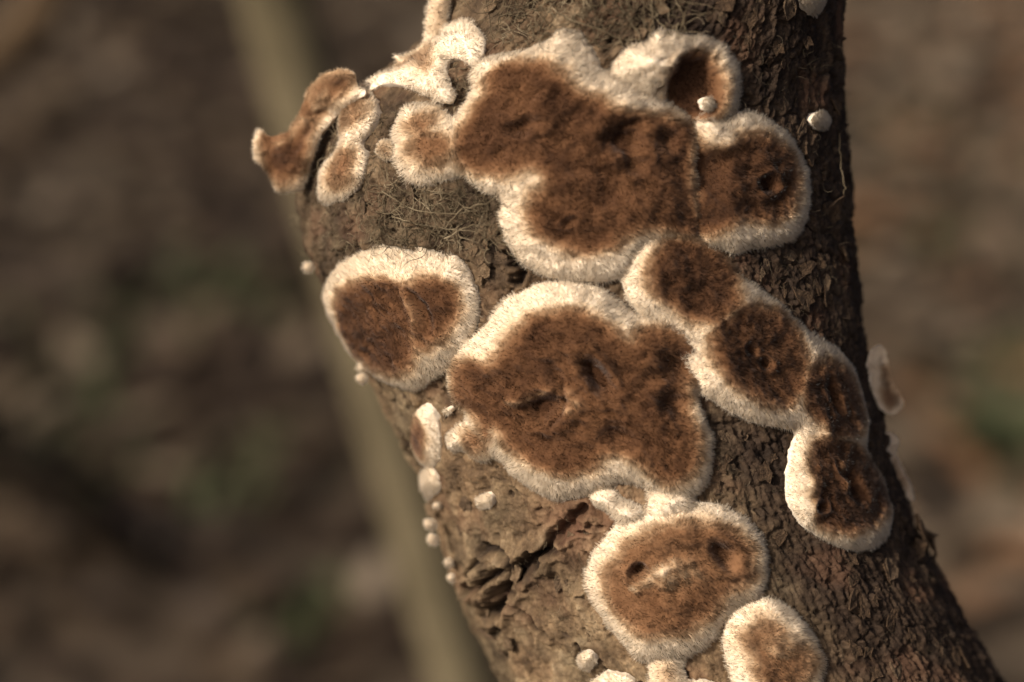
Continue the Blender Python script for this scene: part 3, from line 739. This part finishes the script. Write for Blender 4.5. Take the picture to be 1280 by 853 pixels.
# dried moss strands
def strand(P0, d0, L, r, n, rr, curl):
    """3-sided tube following a wandering path, cm"""
    P = [np.array(P0)]; d = np.array(d0, float); d /= np.linalg.norm(d)
    ax = rr.normal(0, 1, 3)
    for i in range(n):
        ax = ax * .8 + rr.normal(0, 1, 3) * .5
        d = d + np.cross(ax, d) * curl; d /= np.linalg.norm(d); P.append(P[-1] + d * L / n)
    P = np.array(P); V = []; F = []
    for i in range(n + 1):
        t = P[min(i + 1, n)] - P[max(i - 1, 0)]; t /= np.linalg.norm(t) + 1e-9
        a = np.cross(t, [.3, .5, .81]); a /= np.linalg.norm(a); b = np.cross(t, a)
        rad = r * (1 - .6 * i / n)
        for k in range(3): V.append(P[i] + rad * (a * math.cos(2.094 * k) + b * math.sin(2.094 * k)))
        if i < n:
            for k in range(3): F.append([i * 3 + k, i * 3 + (k + 1) % 3, i * 3 + 3 + (k + 1) % 3, i * 3 + 3 + k])
    return V, F
t_ = NT('dry_moss'); M_MOSS = t_.fin(t_.ramp(t_.noise(160, 3), [(.3, (.04, .03, .018)), (.5, (.12, .092, .055)), (.75, (.32, .26, .17))]), .8)
t_ = NT('dark_moss'); M_MOSSD = t_.fin(t_.ramp(t_.noise(160, 3), [(.3, (.022, .016, .01)), (.55, (.055, .042, .026)), (.75, (.13, .105, .07))]), .85)  # darker copy of dry_moss for the right side, shade put into its colour
def tangle(name, zone, n, L, r, curl, seed, lift=0.05, mat=None):
    rr = np.random.default_rng(seed); VV = []; FF = []; off = 0
    x0, y0, x1, y1 = zone
    qq = chart(rr.uniform(x0, x1, n), rr.uniform(y0, y1, n)); ok = ~covered(qq, -0.02)
    qq = qq[ok]
    N = surf_n(qq[:, 1], qq[:, 0] / RC); P = surf(qq[:, 1], qq[:, 0] / RC); hh, _ = bark_h(qq[:, 0], qq[:, 1])
    for i in range(len(qq)):
        p0 = P[i] + N[i] * (hh[i] + rr.uniform(0, lift))
        d = rr.normal(0, 1, 3); d -= N[i] * (d @ N[i]) * .85
        V, F = strand(p0, d, L * rr.uniform(.4, 1.3), r * rr.uniform(.6, 1.3), 9, rr, curl)
        # keep near the bark
        V = np.array(V); FF += [[a + off for a in f] for f in F]; VV.append(V); off += len(V)
    o = mesh_obj(name, np.concatenate(VV), np.array(FF), mat or M_MOSS, trunk); o['kind'] = 'stuff'
    return o
tangle('moss_tangle', (470, 225, 640, 310), 520, .55, .0075, .33, 1)
tangle('moss_tangle', (620, -30, 860, 60), 520, .6, .0075, .33, 2, .12)
tangle('moss_tangle', (380, 140, 500, 330), 380, .4, .006, .33, 3)
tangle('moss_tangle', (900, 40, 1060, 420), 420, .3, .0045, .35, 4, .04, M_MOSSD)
tangle('moss_tangle', (560, 70, 600, 150), 60, .5, .007, .3, 5)
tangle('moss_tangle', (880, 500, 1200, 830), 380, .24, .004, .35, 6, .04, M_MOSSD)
tangle('moss_tangle', (520, 560, 760, 850), 260, .2, .004, .35, 7, .03)
rr = np.random.default_rng(31)
for pts in [[(770, -8), (782, 18), (800, 50)], [(812, -6), (815, 20), (812, 46)], [(835, -8), (848, 12), (856, 40)], [(690, 14), (730, 34), (775, 52), (800, 50)],
            [(800, 0), (822, 26), (836, 44)], [(482, 240), (520, 262), (570, 268), (600, 262)], [(500, 232), (540, 262), (556, 290)], [(545, 300), (580, 262), (625, 248)],
            [(495, 272), (540, 282), (600, 290)], [(1040, 165), (1046, 215), (1042, 245)], [(560, 300), (590, 280), (630, 285)]]:
    pts = np.array(pts, float); tt = np.linspace(0, len(pts) - 1, 14)
    xs = np.interp(tt, range(len(pts)), pts[:, 0]); ys = np.interp(tt, range(len(pts)), pts[:, 1])
    qq = chart(xs, ys); P = surf(qq[:, 1], qq[:, 0] / RC) + surf_n(qq[:, 1], qq[:, 0] / RC) * (0.13 + 0.05 * np.sin(tt * 2.3 + xs[0]))[:, None]
    P += rr.normal(0, .012, P.shape)
    V = []; F = []
    for i in range(14):
        t = P[min(i + 1, 13)] - P[max(i - 1, 0)]; t /= np.linalg.norm(t); a = np.cross(t, [.3, .5, .81]); a /= np.linalg.norm(a); b = np.cross(t, a)
        for k in range(5): V.append(P[i] + .0095 * (a * math.cos(1.2566 * k) + b * math.sin(1.2566 * k)))
        if i < 13:
            for k in range(5): F.append([i * 5 + k, i * 5 + (k + 1) % 5, i * 5 + 5 + (k + 1) % 5, i * 5 + 5 + k])
    mesh_obj('rootlet', np.array(V), np.array(F), M_MOSS, trunk)

# ------------------------------------------------------------------ fungi meshes
for label, group, f in exec_fungi:
    small = len(f.outer[0]) < 60
    f.build('fungus_button' if group == NOD else 'crust_fungus', label, group if group == NOD else 'crust fungi growing on the trunk')

# ------------------------------------------------------------------ forest floor
def mat_ground():
    t = NT('forest_floor')
    c = t.ramp(t.noise(3.5, 5, .6), [(.3, (.018, .013, .009)), (.55, (.05, .036, .024)), (.75, (.09, .07, .05))])
    c = t.mix(t.ramp(t.noise(1.3, 3, .5), [(.52, (0, 0, 0)), (.66, (1, 1, 1))]), c, (.036, .034, .017))
    return t.fin(c, .95)
gx = np.concatenate([[-60, -25, -12], np.linspace(-6, 6, 90), [12, 25, 60]]); gy = np.concatenate([[-60, -20, -8], np.linspace(-2, 9, 90), [14, 28, 60]])
GX, GY = np.meshgrid(gx, gy)
GZ = fbm(GX * .8, GY * .8, 4, 400) * 0.06
def gz(x, y): return fbm(np.asarray(x) * .8, np.asarray(y) * .8, 4, 400) * 0.06
ii = np.arange(GX.size).reshape(GX.shape)
Fg = np.stack([ii[:-1, :-1], ii[:-1, 1:], ii[1:, 1:], ii[1:, :-1]], -1).reshape(-1, 4)
g = mesh_obj('ground', np.stack([GX, GY, GZ], -1).reshape(-1, 3), Fg, mat_ground(), world=False); g['kind'] = 'structure'

def ground_at(px, py, up=0.0):
    """point of the floor seen along a sight line of the photograph (metres)"""
    v = (px - 640) / S * R_ + (426.5 - py) / S * U_ - D * B_
    k = (up - CAM_H) / v[2]; return C_ + v * k

# leaf litter: curled leaves, one mass
def litter(name, n, xr_, yr_, size, seed, cols, zoff=0.0):
    rr = np.random.default_rng(seed)
    x = rr.uniform(*xr_, n); y = rr.uniform(*yr_, n)
    z = gz(x, y) + rr.uniform(0.002, 0.035, n) + zoff
    sz = size * rr.lognormal(0, .3, n)
    prof = [(-1, 0), (-.6, .38), (0, .5), (.55, .33), (1, 0)]
    base = []
    for s_, w_ in prof: base += [(s_, -w_, .5 * w_), (s_, 0, 0), (s_, w_, .5 * w_)]
    base = np.array(base); 
    F0 = []
    for i in range(4):
        for k in range(2): F0.append([i * 3 + k, i * 3 + k + 1, i * 3 + 4 + k, i * 3 + 3 + k])
    F0 = np.array(F0)
    az = rr.uniform(0, 6.28, n); tp = rr.normal(0, .2, n); rl = rr.normal(0, .2, n); cur = rr.uniform(-.5, .6, n)
    B = np.repeat(base[None], n, 0); B[:, :, 2] = B[:, :, 2] * rr.uniform(-.6, 1, n)[:, None] + cur[:, None] * B[:, :, 0] ** 2 * .5
    B *= (sz / 2)[:, None, None]
    def rot(B, ang, i, j):
        c, s_ = np.cos(ang)[:, None], np.sin(ang)[:, None]; b = B.copy()
        b[:, :, i] = B[:, :, i] * c - B[:, :, j] * s_; b[:, :, j] = B[:, :, i] * s_ + B[:, :, j] * c; return b
    B = rot(B, tp, 0, 2); B = rot(B, rl, 1, 2); B = rot(B, az, 0, 1)
    B += np.stack([x, y, z], -1)[:, None]
    F = (np.arange(n)[:, None, None] * len(base) + F0).reshape(-1, 4)
    o = mesh_obj(name, B.reshape(-1, 3), F, cols, world=False, attrs={'leaf': np.repeat(np.clip(rr.random(n) ** (2.3 - 1.5 * sstep(-.05, .35, x + .5 * fbm(x * 2, y * 2, 2, 410))) * (.95 - .30 * sstep(-.05, .35, x)) + .46 * sstep(-.05, .35, x + .5 * fbm(x * 2, y * 2, 2, 410)) , 0, 1), len(base))})  # leaves darker left, paler right: ground shade and sun painted into their colour
    o['kind'] = 'stuff'; return o
t_ = NT('dead_leaf')
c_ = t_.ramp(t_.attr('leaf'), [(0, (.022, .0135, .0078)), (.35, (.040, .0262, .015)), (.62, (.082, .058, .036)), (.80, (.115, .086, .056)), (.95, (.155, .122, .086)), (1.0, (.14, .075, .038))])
c_ = t_.mix(1.0, c_, t_.ramp(t_.noise(30, 4), [(.3, (.6, .6, .6)), (.7, (1.2, 1.2, 1.2))]), 'MULTIPLY')
M_LEAF = t_.fin(c_, .65)
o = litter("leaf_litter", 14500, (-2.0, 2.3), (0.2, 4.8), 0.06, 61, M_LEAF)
o['label'] = 'carpet of brown and grey dead leaves on the forest floor'; o['category'] = 'leaf litter'

# green ground cover: small blades in patches
def tuft_mass(name, centers, mat, label, seed):
    rr = np.random.default_rng(seed); V = []; F = []; 
    for cx, cy, rad, n, hgt in centers:
        for i in range(n):
            a = rr.uniform(0, 6.28); r = rad * math.sqrt(rr.random()); x, y = cx + r * math.cos(a), cy + r * math.sin(a); z = float(gz(x, y))
            b = rr.uniform(0, 6.28); ln = hgt * rr.uniform(.5, 1.2); w_ = rr.uniform(.003, .008); dx, dy = math.cos(b), math.sin(b); k = len(V)
            V += [(x - dy * w_, y + dx * w_, z), (x + dy * w_, y - dx * w_, z), (x + dx * ln * .3 + dy * w_, y + dy * ln * .3 - dx * w_, z + ln * .7),
                  (x + dx * ln * .3 - dy * w_, y + dy * ln * .3 + dx * w_, z + ln * .7), (x + dx * ln * .8, y + dy * ln * .8, z + ln)]
            F += [(k, k + 1, k + 2, k + 3), (k + 3, k + 2, k + 4)]
    o = mesh_obj(name, np.array(V), F, mat, world=False); o['kind'] = 'stuff'; o['label'] = label; o['category'] = 'ground cover'; return o
t_ = NT('moss_green'); M_GRN = t_.fin(t_.ramp(t_.noise(9, 3), [(.3, (.03, .034, .016)), (.7, (.066, .075, .033))]), .8)
cs = []
for px, py, rad, n, h in [(1262, 555, .035, 220, .05), (250, 385, .12, 170, .03), (60, 480, .12, 130, .03), (90, 600, .08, 90, .03), (300, 620, .06, 50, .03), (1150, 230, .25, 110, .03), (1230, 460, .10, 70, .03), (350, 790, .05, 40, .03)]:
    p = ground_at(px, py); cs.append((p[0], p[1], rad, n, h))
tuft_mass('grass_cover', cs, M_GRN, 'thin green grass and moss growing through the leaf litter', 3)

# sticks and the tree behind
def tube(path, rads, n=14, seed=0, bump=0.0):
    P = np.array(path, float); V = []; F = []; m = len(P)
    rr = np.random.default_rng(seed)
    for i in range(m):
        t = P[min(i + 1, m - 1)] - P[max(i - 1, 0)]; t /= np.linalg.norm(t)
        a = np.cross(t, [.21, .1, .97] if abs(t[2]) < .9 else [1, 0, 0]); a /= np.linalg.norm(a); b = np.cross(t, a)
        for k in range(n):
            an = 2 * math.pi * k / n; r = rads[i] * (1 + rr.normal(0, bump))
            V.append(P[i] + r * (a * math.cos(an) + b * math.sin(an)))
        if i:
            for k in range(n): F.append([(i - 1) * n + k, (i - 1) * n + (k + 1) % n, i * n + (k + 1) % n, i * n + k])
    for c0, e in ((0, 0), (m - 1, m - 1)):          # closed, slightly domed ends
        V.append(P[e] + (P[e] - P[1 if e == 0 else e - 1]) * 0.15); j = len(V) - 1
        for k in range(n):
            a, b = e * n + k, e * n + (k + 1) % n
            F.append([a, b, j, j])
    return np.array(V), [f[:3] if f[2] == f[3] else f for f in F]
def wood(name, c1, c2, sc):
    t = NT(name); n = t.noise(sc, 5, .6); c = t.ramp(n, [(.3, c1), (.7, c2)]); t.bump(n, .6, .004); t.b.inputs['Specular IOR Level'].default_value = 0.03; return t.fin(c, .85)
M_TREE = wood('olive_bark', (.065, .054, .032), (.155, .128, .08), 22)
M_STICK = wood('dark_wood', (.004, .003, .002), (.014, .010, .007), 50)
def cam_pt(px, py, dist_cm):
    z = D - dist_cm; k = dist_cm / D
    return to_world(np.array([[(px - 640) / S * k, (426.5 - py) / S * k, z]]))[0]
pa = cam_pt(345, 0, 78); pb = cam_pt(525, 853, 78)
ax = (pb - pa); ax[1] += 0.10; ax /= np.linalg.norm(ax)
path = []; rads = []
foot_t = (pb[2] + 0.03) / -ax[2]
for t in np.linspace(-1.6, foot_t + np.linalg.norm(pb - pa), 40):
    p = pa + ax * t; path.append(p); rads.append(0.0175 + 0.002 * t + 0.018 * math.exp((p[2] - .03) * -14))
p0 = path[-1]
tree = empty('background_tree', tuple(p0), 'slim olive-grey tree standing blurred behind the fungus-covered trunk', 'tree')
V, F = tube(path, rads, 20, 4, .02)
mesh_obj('trunk', V, F, M_TREE, tree, world=False)

def stick(name, pts, rads, label, mat=M_STICK, seg=5):
    pts = np.array(pts); tt = np.linspace(0, len(pts) - 1, 26)
    P = np.stack([np.interp(tt, range(len(pts)), pts[:, k]) for k in range(3)], -1)
    for k in range(3): P[:, k] = np.convolve(np.pad(P[:, k], 3, mode='edge'), np.ones(7) / 7, mode='valid')
    r = np.interp(tt, range(len(rads)), rads)
    root = empty(name, tuple(P[0]), label, 'branch')
    V, F = tube(P, r, 12, 9, .06); mesh_obj('wood', V, F, mat, root, world=False)
    return root, P
def gp(px, py, up): return ground_at(px, py, up)
root, P = stick('fallen_branch', [gp(-420, 330, .0), gp(-200, 455, .10), gp(0, 577, .12), gp(120, 660, .09), gp(240, 738, .015)], [.026, .022, .018, .015, .010], 'dark fallen branch lying across the leaf litter')
V, F = tube([P[9], P[9] + np.array([.02, .05, .03]), P[9] + np.array([.03, .12, .035])], [.009, .006, .003], 8, 3); mesh_obj('side_twig', V, F, M_STICK, root, world=False)
root, P = stick('hanging_branch', [cam_pt(-180, 190, 105), cam_pt(-40, 100, 105), cam_pt(35, 45, 105), cam_pt(80, -30, 105), cam_pt(110, -160, 108), cam_pt(130, -420, 112), cam_pt(170, -900, 118)], [.011, .012, .013, .015, .017, .02, .024],
      'brown branch bending down into the upper corner of the clearing', wood('brown_wood', (.05, .034, .02), (.11, .075, .045), 60))
V, F = tube([P[3], P[3] + np.array([-.05, .03, -.06]), P[3] + np.array([-.08, .04, -.14])], [.007, .005, .002], 8, 5); mesh_obj('side_twig', V, F, M_STICK, root, world=False)
